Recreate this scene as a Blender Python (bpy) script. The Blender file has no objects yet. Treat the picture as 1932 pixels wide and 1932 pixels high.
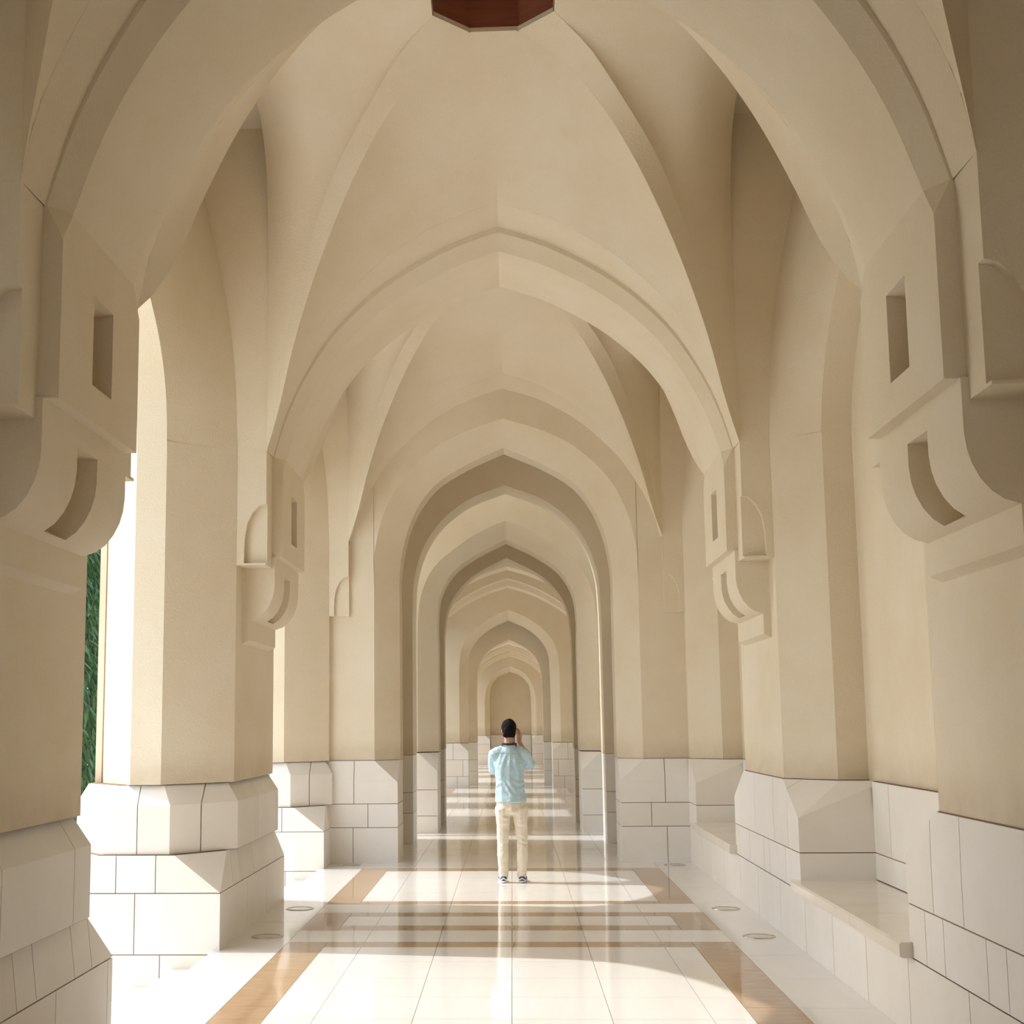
import bpy, bmesh, math, random
import numpy as np
from mathutils import Vector, Matrix
random.seed(7)
S = bpy.context.scene
COL = S.collection
PI = math.pi

# ------------------------------------------------------------------ camera
cam_d = bpy.data.cameras.new('camera_view')
cam = bpy.data.objects.new('camera_view', cam_d); COL.objects.link(cam)
R_ = (0.99852561, 0.05357688, -0.00872456)
U_ = (0.01590621, -0.13512025, 0.99070152)
F_ = (-0.05189983, 0.98937962, 0.13577324)
m = Matrix(((R_[0], U_[0], -F_[0], .0547), (R_[1], U_[1], -F_[1], 0.0), (R_[2], U_[2], -F_[2], 1.68), (0, 0, 0, 1)))
cam.matrix_world = m
cam_d.sensor_width = 36; cam_d.lens = 2550.0/1932*36
cam_d.shift_x = 137.9355/1932; cam_d.shift_y = 45.1986/1932
cam_d.clip_start = .05; cam_d.clip_end = 500
S.camera = cam

# ------------------------------------------------------------------ world, sun, exposure
w = bpy.data.worlds.new('sky'); S.world = w; w.use_nodes = True
nt = w.node_tree; nt.nodes.clear()
wo = nt.nodes.new('ShaderNodeOutputWorld'); bg = nt.nodes.new('ShaderNodeBackground')
sky = nt.nodes.new('ShaderNodeTexSky'); sky.sky_type = 'NISHITA'; sky.sun_disc = False
sky.sun_elevation = math.radians(50); sky.sun_rotation = math.radians(-82); sky.air_density = 1.2; sky.dust_density = 3.0
mx = nt.nodes.new('ShaderNodeMixRGB'); mx.inputs[0].default_value = .55; mx.inputs[2].default_value = (2.6, 2.6, 2.5, 1)
nt.links.new(sky.outputs[0], mx.inputs[1]); nt.links.new(mx.outputs[0], bg.inputs[0]); nt.links.new(bg.outputs[0], wo.inputs[0])
bg.inputs[1].default_value = 1.05
sd = bpy.data.lights.new('sun', 'SUN'); sd.energy = 6.2; sd.angle = math.radians(.6); sd.color = (1, .99, .97)
so = bpy.data.objects.new('sun', sd); COL.objects.link(so); so.location = (-12, 10, 14)
so.rotation_euler = Vector((4.4, -.60, -5.3)).to_track_quat('-Z', 'Y').to_euler()
S.view_settings.view_transform = 'Standard'; S.view_settings.look = 'None'
S.view_settings.exposure = -.72; S.view_settings.gamma = 1; S.view_settings.use_curve_mapping = False
S.cycles.max_bounces = 14; S.cycles.diffuse_bounces = 10; S.cycles.glossy_bounces = 5
S.cycles.sample_clamp_indirect = 10

# ------------------------------------------------------------------ materials
def mat(name, col, rough=.6, var=.0, scale=3., bump=.0, bscale=60., col2=None, spec=.5, stretch=None, coat=0., fine=.0):
    M = bpy.data.materials.new(name); M.use_nodes = True; t = M.node_tree
    b = t.nodes['Principled BSDF']; b.inputs['Roughness'].default_value = rough
    b.inputs['Specular IOR Level'].default_value = spec
    if coat: b.inputs['Coat Weight'].default_value = coat; b.inputs['Coat Roughness'].default_value = .03
    tc = t.nodes.new('ShaderNodeTexCoord'); mp = t.nodes.new('ShaderNodeMapping')
    t.links.new(tc.outputs['Object'], mp.inputs[0])
    if stretch: mp.inputs['Scale'].default_value = stretch
    c = (*col, 1)
    if var or col2:
        n = t.nodes.new('ShaderNodeTexNoise'); n.inputs['Scale'].default_value = scale; n.inputs['Detail'].default_value = 8; n.inputs['Roughness'].default_value = .62
        t.links.new(mp.outputs[0], n.inputs[0])
        r = t.nodes.new('ShaderNodeValToRGB'); r.color_ramp.elements[0].position = .3; r.color_ramp.elements[1].position = .72
        d = col2 if col2 else tuple(x*(1-var) for x in col)
        r.color_ramp.elements[0].color = (*d, 1); r.color_ramp.elements[1].color = c
        t.links.new(n.outputs[0], r.inputs[0]); out = r.outputs[0]
        if fine:
            n3 = t.nodes.new('ShaderNodeTexNoise'); n3.inputs['Scale'].default_value = 110; n3.inputs['Detail'].default_value = 2
            t.links.new(mp.outputs[0], n3.inputs[0])
            mr = t.nodes.new('ShaderNodeMapRange'); mr.inputs[3].default_value = 1-fine; mr.inputs[4].default_value = 1+fine
            t.links.new(n3.outputs[0], mr.inputs[0])
            vm = t.nodes.new('ShaderNodeVectorMath'); vm.operation = 'SCALE'
            t.links.new(out, vm.inputs[0]); t.links.new(mr.outputs[0], vm.inputs['Scale']); out = vm.outputs[0]
        t.links.new(out, b.inputs['Base Color'])
    else: b.inputs['Base Color'].default_value = c
    if bump:
        n2 = t.nodes.new('ShaderNodeTexNoise'); n2.inputs['Scale'].default_value = bscale; n2.inputs['Detail'].default_value = 5
        bp = t.nodes.new('ShaderNodeBump'); bp.inputs['Strength'].default_value = bump; bp.inputs['Distance'].default_value = .01
        t.links.new(mp.outputs[0], n2.inputs[0]); t.links.new(n2.outputs[0], bp.inputs['Height']); t.links.new(bp.outputs[0], b.inputs['Normal'])
    return M
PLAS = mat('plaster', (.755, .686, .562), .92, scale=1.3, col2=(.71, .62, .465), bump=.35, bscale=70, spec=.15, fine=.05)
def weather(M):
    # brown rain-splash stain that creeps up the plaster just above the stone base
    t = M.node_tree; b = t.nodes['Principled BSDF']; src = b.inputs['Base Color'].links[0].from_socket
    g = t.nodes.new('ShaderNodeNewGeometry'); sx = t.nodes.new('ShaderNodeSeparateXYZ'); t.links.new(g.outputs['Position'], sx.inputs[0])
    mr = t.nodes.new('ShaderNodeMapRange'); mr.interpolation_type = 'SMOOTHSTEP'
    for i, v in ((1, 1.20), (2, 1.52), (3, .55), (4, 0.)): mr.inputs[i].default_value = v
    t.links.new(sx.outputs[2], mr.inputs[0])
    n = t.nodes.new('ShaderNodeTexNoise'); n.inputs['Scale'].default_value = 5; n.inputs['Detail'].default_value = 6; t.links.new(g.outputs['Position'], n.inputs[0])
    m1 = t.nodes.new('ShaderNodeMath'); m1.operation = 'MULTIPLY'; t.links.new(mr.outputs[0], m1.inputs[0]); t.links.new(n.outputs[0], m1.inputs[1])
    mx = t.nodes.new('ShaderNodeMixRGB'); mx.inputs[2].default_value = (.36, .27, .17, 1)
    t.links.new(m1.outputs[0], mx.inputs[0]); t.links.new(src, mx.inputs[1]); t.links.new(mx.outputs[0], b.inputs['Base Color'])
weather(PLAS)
STONE = mat('limestone', (.82, .80, .765), .45, scale=2.6, col2=(.77, .745, .70), bump=.05, bscale=30, spec=.3)
STONE2 = mat('limestone_warm', (.80, .77, .72), .45, scale=2.2, col2=(.75, .715, .655), bump=.05, bscale=30, spec=.3)
JOINT = mat('mortar', (.20, .12, .065), .9)
MARB = mat('floor_marble', (.78, .78, .77), .07, scale=2., col2=(.74, .735, .715), spec=.6, stretch=(3, .6, 1))
BAND = mat('floor_tan_marble', (.43, .30, .18), .07, scale=5., col2=(.36, .235, .13), spec=.6, stretch=(1, 3, 1))
GROUT = mat('grout', (.45, .38, .30), .8)
BENCH = mat('bench_marble', (.80, .77, .70), .10, scale=3, col2=(.74, .70, .62), spec=.6)
WOOD = mat('dark_wood', (.36, .14, .075), .5, scale=2, col2=(.25, .09, .055), stretch=(1, 1, 8))
PAVE = mat('court_paving', (.80, .78, .74), .8, var=.1, scale=.8)
GRASS = mat('ground', (.20, .24, .12), .9, var=.3, scale=.7)
LEAF = mat('leaf', (.075, .19, .055), .33, scale=3.5, col2=(.02, .065, .026), spec=.55)
BARK = mat('bark', (.10, .06, .04), .9, var=.4, scale=8)
METAL = mat('brushed_metal', (.55, .50, .43), .32, var=.15, scale=20); METAL.node_tree.nodes['Principled BSDF'].inputs['Metallic'].default_value = .8
LENS = mat('lamp_glass', (.52, .50, .46), .12, spec=.8)
SKIN = mat('skin', (.52, .30, .20), .5, var=.08, scale=10)
HAIR = mat('hair', (.010, .007, .008), .75, scale=60, col2=(.006, .004, .005), bump=.25, bscale=90, stretch=(1, 1, .25), spec=.12)
SHIRT = mat('chambray', (.50, .67, .755), .85, scale=14, col2=(.42, .59, .68), bump=.3, bscale=30, spec=.1)
PANTS = mat('chino', (.76, .70, .59), .9, scale=8, col2=(.71, .645, .53), bump=.25, bscale=24, spec=.1)
BLACK = mat('black_plastic', (.02, .02, .025), .4)
NAVY = mat('navy_canvas', (.035, .07, .22), .7, var=.3, scale=40)
RUBB = mat('white_rubber', (.80, .79, .75), .5)

# ------------------------------------------------------------------ helpers
def link(o, parent=None):
    COL.objects.link(o)
    if parent: o.parent = parent
    return o
def tag(o, label=None, cat=None, group=None, kind=None):
    if label: o['label'] = label
    if cat: o['category'] = cat
    if group: o['group'] = group
    if kind: o['kind'] = kind
    return o
def empty(name, loc=(0, 0, 0), label=None, cat=None, group=None, kind=None):
    o = bpy.data.objects.new(name, None); o.location = loc; o.empty_display_size = .2; link(o); return tag(o, label, cat, group, kind)
class MB:
    def __init__(s): s.v = []; s.f = []
    def face(s, pts):
        n = len(s.v); s.v += [tuple(map(float, p)) for p in pts]; s.f.append(tuple(range(n, n+len(pts)))); return s
    def loft(s, rows):
        n0 = len(s.v); k = len(rows[0])
        for r in rows: s.v += [tuple(map(float, p)) for p in r]
        for i in range(len(rows)-1):
            for j in range(k-1):
                a = n0+i*k+j; s.f.append((a, a+1, a+k+1, a+k))
        return s
    def box(s, x0, x1, y0, y1, z0, z1):
        P = [(x0, y0, z0), (x1, y0, z0), (x1, y1, z0), (x0, y1, z0), (x0, y0, z1), (x1, y0, z1), (x1, y1, z1), (x0, y1, z1)]
        n = len(s.v); s.v += P
        s.f += [tuple(n+i for i in q) for q in ((0, 3, 2, 1), (4, 5, 6, 7), (0, 1, 5, 4), (1, 2, 6, 5), (2, 3, 7, 6), (3, 0, 4, 7))]
        return s
    def prism(s, poly, z0, z1):
        n = len(s.v); k = len(poly)
        s.v += [(x, y, z0) for x, y in poly]+[(x, y, z1) for x, y in poly]
        s.f.append(tuple(n+i for i in reversed(range(k)))); s.f.append(tuple(n+k+i for i in range(k)))
        for i in range(k): j = (i+1) % k; s.f.append((n+i, n+j, n+k+j, n+k+i))
        return s
    def build(s, name, mt, parent=None, smooth=None, weld=False, loc=None, inside=None):
        me = bpy.data.meshes.new(name); me.from_pydata(s.v, [], s.f); me.materials.append(mt)
        bm = bmesh.new(); bm.from_mesh(me)
        if weld: bmesh.ops.remove_doubles(bm, verts=bm.verts, dist=.0006)
        bmesh.ops.dissolve_degenerate(bm, edges=bm.edges, dist=.00005)
        if smooth is None: bmesh.ops.recalc_face_normals(bm, faces=bm.faces)
        bm.to_mesh(me); bm.free()
        if smooth is not None:
            for p in me.polygons: p.use_smooth = True
            me.set_sharp_from_angle(angle=math.radians(smooth))
        o = bpy.data.objects.new(name, me)
        if loc: o.location = loc
        return link(o, parent)
def resample(P, n):
    """smooth curve through P, n points evenly spaced along it"""
    P = np.array(P, float); k = len(P)
    t = np.r_[0, np.cumsum(np.linalg.norm(np.diff(P, axis=0), axis=1))]
    # finite-difference hermite
    d = np.zeros_like(P)
    for i in range(k):
        if i == 0: d[i] = (P[1]-P[0])/(t[1]-t[0])
        elif i == k-1: d[i] = (P[-1]-P[-2])/(t[-1]-t[-2])
        else:
            h0, h1 = t[i]-t[i-1], t[i+1]-t[i]
            d[i] = ((P[i]-P[i-1])/h0*h1+(P[i+1]-P[i])/h1*h0)/(h0+h1)
    Q = []
    for i in range(k-1):
        h = t[i+1]-t[i]
        for u in np.linspace(0, 1, 12, endpoint=False):
            Q.append((2*u**3-3*u*u+1)*P[i]+(u**3-2*u*u+u)*h*d[i]+(-2*u**3+3*u*u)*P[i+1]+(u**3-u*u)*h*d[i+1])
    Q.append(P[-1]); Q = np.array(Q)
    s = np.r_[0, np.cumsum(np.linalg.norm(np.diff(Q, axis=0), axis=1))]
    g = np.linspace(0, s[-1], n)
    return np.stack([np.interp(g, s, Q[:, c]) for c in range(P.shape[1])], 1)
def offset(P, d0, d1):
    """P: spring->apex (x,h); offset outward by d0 at spring to d1 at apex"""
    n = len(P); T = np.gradient(P, axis=0); L = np.linalg.norm(T, axis=1)[:, None]; T = T/L
    N = np.stack([T[:, 1], -T[:, 0]], 1)  # outward for x>0 going up-left
    s = np.linspace(0, 1, n)[:, None]
    O = P+N*(d0+(d1-d0)*s); O[-1] = (0, P[-1][1]+(d1)); O[:, 0] = np.maximum(O[:, 0], 0)
    O[0] = (P[0][0]+d0, P[0][1])
    return O
def both(P):
    """half profile spring->apex to full left->right list"""
    L = [(-x, h) for x, h in P]; Rr = [(x, h) for x, h in reversed(list(P)[:-1])]
    return L+Rr
NP = 22
# arch profiles (half width, height), from the springing up to the apex
P0 = resample([(1.84, 3.9), (1.80, 4.02), (1.75, 4.17), (1.65, 4.40), (1.52, 4.63), (1.36, 4.86), (1.17, 5.06), (.94, 5.25), (.67, 5.42), (.35, 5.58), (0, 5.70)], NP)
P1 = offset(P0, .075, .125); P2 = offset(P0, .085, .175)
P3 = resample([(1.93, 3.9), (1.875, 4.18), (1.70, 4.60), (1.55, 4.87), (1.34, 5.14), (1.13, 5.36), (.88, 5.57), (.48, 5.81), (0, 5.99)], NP)
E1 = resample([(1.94, 3.9), (1.84, 4.30), (1.65, 4.65), (1.42, 4.93), (1.15, 5.18), (.75, 5.47), (.35, 5.70), (0, 5.86)], NP)
E2 = resample([(1.47, 3.6), (1.465, 3.9), (1.44, 4.12), (1.36, 4.38), (1.20, 4.62), (.98, 4.82), (.55, 5.09), (0, 5.34)], NP)
E2R = resample([(1.61, 3.5), (1.60, 3.9), (1.56, 4.1), (1.42, 4.37), (1.22, 4.62), (.96, 4.84), (.47, 5.14), (0, 5.38)], NP)
RF = [(1.93, 1.94, 3.9), (1.89, 1.90, 4.0), (1.81, 1.83, 4.24), (1.69, 1.73, 4.68), (1.51, 1.58, 5.18), (1.33, 1.43, 5.58), (1.09, 1.23, 6.01), (.81, 1.0, 6.38), (.52, .74, 6.60), (.18, .435, 6.70)]
RN = [(1.93, 1.94, 3.9), (1.91, 1.915, 4.0), (1.86, 1.85, 4.24), (1.77, 1.75, 4.68), (1.63, 1.59, 5.18), (1.465, 1.39, 5.58), (1.24, 1.13, 6.01), (.95, .80, 6.35), (.70, .48, 6.57), (.435, .18, 6.70)]
_n = len(RF)-1; _k = [0, .3, .7, 1, 1, 1, 1, .9, .6, 0]
RF = [(x*(1-.013*k), (8.913+z)*(1-.013*k)-8.913, 1.68+(h-1.68)*(1-.013*k)) for (x, z, h), k in zip(RF, _k)]   # rib faces turn steeply towards the bay
HB = 1.215      # top of the stone base
MIDS = [-2.37, 3.271, 8.913, 14.555]
CS = [-5.19, .451, 6.092, 11.734]
WX = 2.17; EN = .88

def arch_path(P, h0=None):
    F = both(P)
    if h0 is not None: F = [(F[0][0], h0)]+F+[(F[-1][0], h0)]
    return F
# ------------------------------------------------------------------ ceiling: groin vaults
ceiling = empty('ceiling', label='cream plastered groin vaults over the corridor with octagonal openings', cat='ceiling', kind='structure')
def vault(mid):
    rf = resample(RF+[(.0, .435, 6.70)], 26); rn = resample(RN, 26)
    rf_r = resample(RF, 26)
    web = MB(); rib = []
    p3 = resample([(x, h) for x, h in P3], 26)
    for sz in (-1, 1):
        w2 = MB()
        rows = []
        for sx in (-1, 1):
            R2 = []
            for i in range(26):
                a = np.array([p3[i][0], 1.94, p3[i][1]]); b = rf[i]
                R2.append([(sx*(a[0]+(b[0]-a[0])*u), mid+sz*(a[1]+(b[1]-a[1])*u), a[2]+(b[2]-a[2])*u+.05*math.sin(PI*u)*min(1, i/12)) for u in np.linspace(0, 1, 8)])
            rows.append(R2)
        full = rows[0]+list(reversed(rows[1]))[1:]
        w2.loft(full); w2.build('vault_web', PLAS, ceiling, smooth=28, weld=True)
    for sx in (-1, 1):
        w3 = MB()
        R3 = []
        for i in range(26):
            x, z, h = rn[i]; k = (1.93-x)/(1.93-.435); n = 1.8+4.5*(1-k)**10
            row = []
            for th in np.linspace(0, PI/2, 15):
                u = math.cos(th)**(2/n); v = math.sin(th)**(2/n)
                row.append((x, z*u, h+(6.70-h)*v))
            R3.append([(sx*p[0], mid-p[1], p[2]) for p in row]+[(sx*p[0], mid+p[1], p[2]) for p in reversed(row[:-1])])
        w3.loft(R3); w3.build('vault_web', PLAS, ceiling, smooth=30, weld=True)
        # side tunnels: upright spandrels at both ends and the crown strip above the niche
        XE = 2.64 if sx < 0 else 2.51
        kc = resample([(2.17, 3.9), (2.20, 4.56), (2.28, 5.19), (2.39, 5.70), (2.50, 6.20), (2.60, 6.60), (2.63, 6.71)], NP)
        for sz in (-1, 1):
            w4 = MB()
            w4.loft([[(sx*(1.93+(min(k[0], XE)-1.93)*u), mid+sz*1.94, k[1]) for u in (0, .5, 1)] for k in kc])
            w4.build('vault_spandrel', PLAS, ceiling, smooth=30, weld=True)
            w5 = MB(); e2 = E2 if sx < 0 else E2R; e2s = [(e2[0][0], 3.9)]+[tuple(q) for q in e2 if q[1] > 3.92]; e2s = resample(e2s, NP)
            w5.loft([[(sx*(min(k[0], XE)+(XE-min(k[0], XE))*u), mid+sz*(1.94+(e[0]-1.94)*u), k[1]+(e[1]-k[1])*u) for u in np.linspace(0, 1, 6)] for k, e in zip(kc, e2s)])
            w5.face([(sx*XE, mid+sz*1.94, 6.66), (sx*XE, mid+sz*1.94, 6.70), (sx*XE, mid, 6.70), (sx*XE, mid, e2s[-1][1])])
            w5.build('arch_splay', PLAS, ceiling, smooth=30, weld=True)
            MB().face([(sx*1.93, mid, 6.70), (sx*1.93, mid+sz*1.96, 6.70), (sx*(XE+.02), mid+sz*1.96, 6.70), (sx*(XE+.02), mid, 6.70)]).build('vault_crown', PLAS, ceiling)
            rb = MB().loft([[(sx*a[0], mid+sz*a[1], a[2]), (sx*b[0], mid+sz*b[1], b[2])] for a, b in zip(rf_r, rn)])
            rb.build('vault_rib', PLAS, ceiling, smooth=30)
for md in MIDS: vault(md)
# octagonal wooden lanterns
OCT = [(.18, .435), (.435, .18), (.435, -.18), (.18, -.435), (-.18, -.435), (-.435, -.18), (-.435, .18), (-.18, .435)]
def lantern(md, label):
    r = empty('ceiling_lantern', (0, md, 6.70), label, 'lantern')
    b = MB()
    for i in range(8):
        j = (i+1) % 8
        b.face([(OCT[i][0]*1.01, OCT[i][1]*1.01, 0), (OCT[j][0]*1.01, OCT[j][1]*1.01, 0), (OCT[j][0]*1.01, OCT[j][1]*1.01, .62), (OCT[i][0]*1.01, OCT[i][1]*1.01, .62)])
    b.build('shaft', WOOD, r)
    t = MB().prism([(x*1.05, y*1.05) for x, y in OCT], .60, .64).build('lid', WOOD, r)
    k = MB()
    for i in range(8):
        j = (i+1) % 8
        for a0, a1, z0, z1 in ((1.0, 1.05, -.004, .02),):
            P, Q = OCT[i], OCT[j]
            k.loft([[(P[0]*.985, P[1]*.985, -.003), (Q[0]*.985, Q[1]*.985, -.003)], [(P[0]*.985, P[1]*.985, .03), (Q[0]*.985, Q[1]*.985, .03)], [(P[0]*1.03, P[1]*1.03, .03), (Q[0]*1.03, Q[1]*1.03, .03)]])
    k.build('rim', PLAS, r)
lantern(8.913, 'dark wooden octagonal shaft in the top of the nearest vault')
lantern(14.555, 'dark wooden octagonal shaft hidden in the vault above the man')
lantern(3.271, 'dark wooden octagonal shaft straight above the viewer')
roof = MB()
def roofbox(y0, y1):
    roof.box(-3.7, 3.9, y0, y1, 7.36, 7.6)
roofbox(-7.2, 19.87); roofbox(20.9, 55)
roof.build('roof_slab', PLAS, ceiling)

# ------------------------------------------------------------------ transverse arches with corbels
def trim_arch(idx, C, where):
    r = empty('trim_%d' % idx, label='cream plaster pointed rib arch across the corridor %s' % where, cat='arch', kind='structure')
    a = MB()
    f0, f1, f2, f3 = both(P0), both(P1), both(P2), both(P3)
    seq = [(f3, -.88), (f2, -.6), (f1, -.6), (f0, -.48)]
    a.loft([[(x, C+z, h) for x, h in f] for f, z in seq+[(f, -z) for f, z in reversed(seq)]])
    a.build('arch_ring', PLAS, r, smooth=25)
    prof = [(1.90, 3.05), (1.90, 2.93), (1.90, 2.82), (1.908, 2.75), (1.925, 2.69), (1.955, 2.63), (1.995, 2.58), (2.045, 2.545), (2.11, 2.525), (2.11, 2.36), (2.17, 2.33)]
    for s in (-1, 1):
        b = MB(); X = 1.84
        # slab face with a slot
        zc = [-.6, -.15, .15, .6]; hc = [3.05, 3.22, 3.64, 3.75]
        for i in range(3):
            for j in range(3):
                if i == 1 and j == 1: continue
                b.face([(s*X, C+zc[i], hc[j]), (s*X, C+zc[i+1], hc[j]), (s*X, C+zc[i+1], hc[j+1]), (s*X, C+zc[i], hc[j+1])])
        b.face([(s*X, C-.6, 3.75), (s*X, C+.6, 3.75), (s*X, C+.48, 3.9), (s*X, C-.48, 3.9)])
        D = .34
        for q in ([(-.15, 3.22), (.15, 3.22)], [(.15, 3.22), (.15, 3.64)], [(.15, 3.64), (-.15, 3.64)], [(-.15, 3.64), (-.15, 3.22)]):
            b.face([(s*X, C+q[0][0], q[0][1]), (s*X, C+q[1][0], q[1][1]), (s*(X+D), C+q[1][0], q[1][1]+(.0 if q[1][1] < 3.5 else -.05)), (s*(X+D), C+q[0][0], q[0][1]+(.0 if q[0][1] < 3.5 else -.05))])
        b.face([(s*(X+D), C-.15, 3.22), (s*(X+D), C+.15, 3.22), (s*(X+D), C+.15, 3.59), (s*(X+D), C-.15, 3.59)])
        for e in (-1, 1):
            b.face([(s*X, C+e*.6, 3.05), (s*1.93, C+e*.6, 3.05), (s*1.93, C+e*.6, 3.9), (s*1.915, C+e*.6, 3.9), (s*X, C+e*.6, 3.75)])
            b.face([(s*X, C+e*.6, 3.75), (s*1.915, C+e*.6, 3.9), (s*X, C+e*.48, 3.9)])
            # outer order jamb and its lancet stop
            b.face([(s*1.93, C+e*.6, 2.955), (s*1.93, C+e*.88, 2.955), (s*1.93, C+e*.88, 2.97), (s*1.93, C+e*.82, 2.97), (s*1.93, C+e*.82, 3.9), (s*1.93, C+e*.6, 3.9)])
            lan = [(1.93, 3.46), (1.985, 3.445), (2.04, 3.39), (2.085, 3.30), (2.105, 3.18), (2.11, 3.06), (2.11, 2.97)]
            b.face([(s*x, C+e*.88, h) for x, h in lan]+[(s*2.17, C+e*.88, 2.97), (s*2.17, C+e*.88, 3.9), (s*1.93, C+e*.88, 3.9)])
            b.loft([[(s*x, C+e*.88, h), (s*x, C+e*.815, h)] for x, h in lan])
            b.face([(s*1.93, C+e*.82, 2.97), (s*2.11, C+e*.82, 2.97)]+[(s*x, C+e*.82, h) for x, h in reversed(lan[:-1])])
            b.face([(s*1.93, C+e*.88, 3.46), (s*1.93, C+e*.88, 3.9), (s*1.93, C+e*.82, 3.9), (s*1.93, C+e*.82, 3.46)])
            b.face([(s*1.93, C+e*.6, 2.955), (s*1.93, C+e*.88, 2.955), (s*2.17, C+e*.88, 2.955), (s*2.17, C+e*.6, 2.955)])
            b.face([(s*2.11, C+e*.88, 2.97), (s*2.17, C+e*.88, 2.97), (s*2.17, C+e*.88, 2.955), (s*1.93, C+e*.88, 2.955), (s*1.93, C+e*.88, 2.97)])
            b.face([(s*1.93, C+e*.82, 2.97), (s*1.93, C+e*.88, 2.97), (s*2.11, C+e*.88, 2.97), (s*2.11, C+e*.82, 2.97)])
        # underside of the slab
        b.face([(s*X, C-.6, 3.05), (s*X, C+.6, 3.05), (s*1.93, C+.6, 3.05), (s*1.93, C-.6, 3.05)])
        b.build('corbel_slab', PLAS, r, weld=True)
        c = MB(); zs = .62
        zz = [-zs, -.15, .15, zs]
        for i in (0, 2):
            c.loft([[(s*x, C+zz[i], h), (s*x, C+zz[i+1], h)] for x, h in prof])
        c.loft([[(s*x, C-.15, h), (s*x, C+.15, h)] for x, h in prof[:2]])
        c.loft([[(s*x, C-.15, h), (s*x, C+.15, h)] for x, h in prof[7:]])
        inn = [(x+.19*(1 if k < 4 else (1.0, .85, .72, .5)[min(3, k-4)]), h+(0 if k < 4 else (.02, .05, .07, .08)[min(3, k-4)])) for k, (x, h) in enumerate(prof[1:8])]
        c.loft([[(s*x, C-.15, h), (s*x, C+.15, h)] for x, h in inn])
        for e in (-.15, .15): c.loft([[(s*x, C+e, h), (s*x2, C+e, h2)] for (x, h), (x2, h2) in zip(prof[1:8], inn)])
        c.face([(s*prof[1][0], C-.15, prof[1][1]), (s*prof[1][0], C+.15, prof[1][1]), (s*inn[0][0], C+.15, inn[0][1]), (s*inn[0][0], C-.15, inn[0][1])])
        c.face([(s*prof[7][0], C-.15, prof[7][1]), (s*prof[7][0], C+.15, prof[7][1]), (s*inn[-1][0], C+.15, inn[-1][1]), (s*inn[-1][0], C-.15, inn[-1][1])])
        for e in (-zs, zs):
            c.face([(s*x, C+e, h) for x, h in prof]+[(s*2.2, C+e, 2.33), (s*2.2, C+e, 3.05)])
        c.build('corbel_scroll', PLAS, r, smooth=30, weld=True)
trim_arch(1, CS[0], 'behind the viewer, farthest back')
trim_arch(2, CS[1], 'just over the viewer')
trim_arch(3, CS[2], 'nearest in view with its corbels at both picture edges')
trim_arch(4, CS[3], 'second in view, springing from slotted scroll corbels')

# ------------------------------------------------------------------ side arcades
wall_left = empty('wall_left', label='cream plaster arcade open to the sunny court on the left', cat='wall', kind='structure')
wall_right = empty('wall_right', label='cream plaster wall with blind arched niches on the right', cat='wall', kind='structure')
def bay_side(md, s, par):
    b = MB()
    def full(P, h0): return [(-P[0][0], h0)]+[(-a, h) for a, h in P]+[(a, h) for a, h in reversed(list(P)[:-1])]+[(P[0][0], h0)]
    e1 = full(E1, HB); cut = 3.9
    if s < 0: sec = [(2.64, full(E2, HB)), (2.88, full(E2, HB)), (3.24, full(E1, HB))]
    else: sec = [(2.51, full(E2R, HB)), (2.74, full(E2R, HB))]
    b.loft([[(s*X, md+a, h) for a, h in f] for X, f in sec])
    XE = sec[0][0]; a2 = (E2 if s < 0 else E2R)
    lo = [(a2[0][0], HB), (a2[0][0], a2[0][1])]+[tuple(q) for q in a2 if a2[0][1] < q[1] < 3.9]+[(float(np.interp(3.9, [q[1] for q in a2[:8]], [q[0] for q in a2[:8]])), 3.9)]
    for e in (-1, 1): b.loft([[(s*WX, md+e*1.94, h), (s*XE, md+e*a, h)] for a, h in lo])
    b.build('niche_splay' if s > 0 else 'arch_splay', PLAS, par, smooth=32, weld=True)
    if s < 0:
        o = MB(); f = e1
        for (a, h), (a2, h2) in zip(f[:-1], f[1:]):
            if abs(a-a2) > 1e-4: o.face([(s*3.24, md+a, h), (s*3.24, md+a2, h2), (s*3.24, md+a2, 7.4), (s*3.24, md+a, 7.4)])
        o.build('outer_spandrel', PLAS, par)
def pier_side(C, s, par, e0=-EN, e1=EN):
    b = MB().face([(s*WX, C+e0, HB), (s*WX, C+e1, HB), (s*WX, C+e1, 3.92), (s*WX, C+e0, 3.92)])
    if s < 0:
        b.face([(s*3.24, C+e0, -.6), (s*3.24, C+e1, -.6), (s*3.24, C+e1, 7.4), (s*3.24, C+e0, 7.4)])
        b.box(-3.29, -3.24, C-.9, C+.9, 1.2, 7.4)
    b.build('pier_face', PLAS, par)
for md in MIDS:
    bay_side(md, -1, wall_left); bay_side(md, 1, wall_right)
for C in CS[:4]:
    pier_side(C, -1, wall_left); pier_side(C, 1, wall_right)
pier_side(17.376, -1, wall_left, -EN, 0.0); pier_side(17.376, 1, wall_right, -EN, 0.0)
MB().box(2.74, 3.7, -7.0, 16.9, -.5, 7.4).build('niche_back', PLAS, wall_right)

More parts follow.
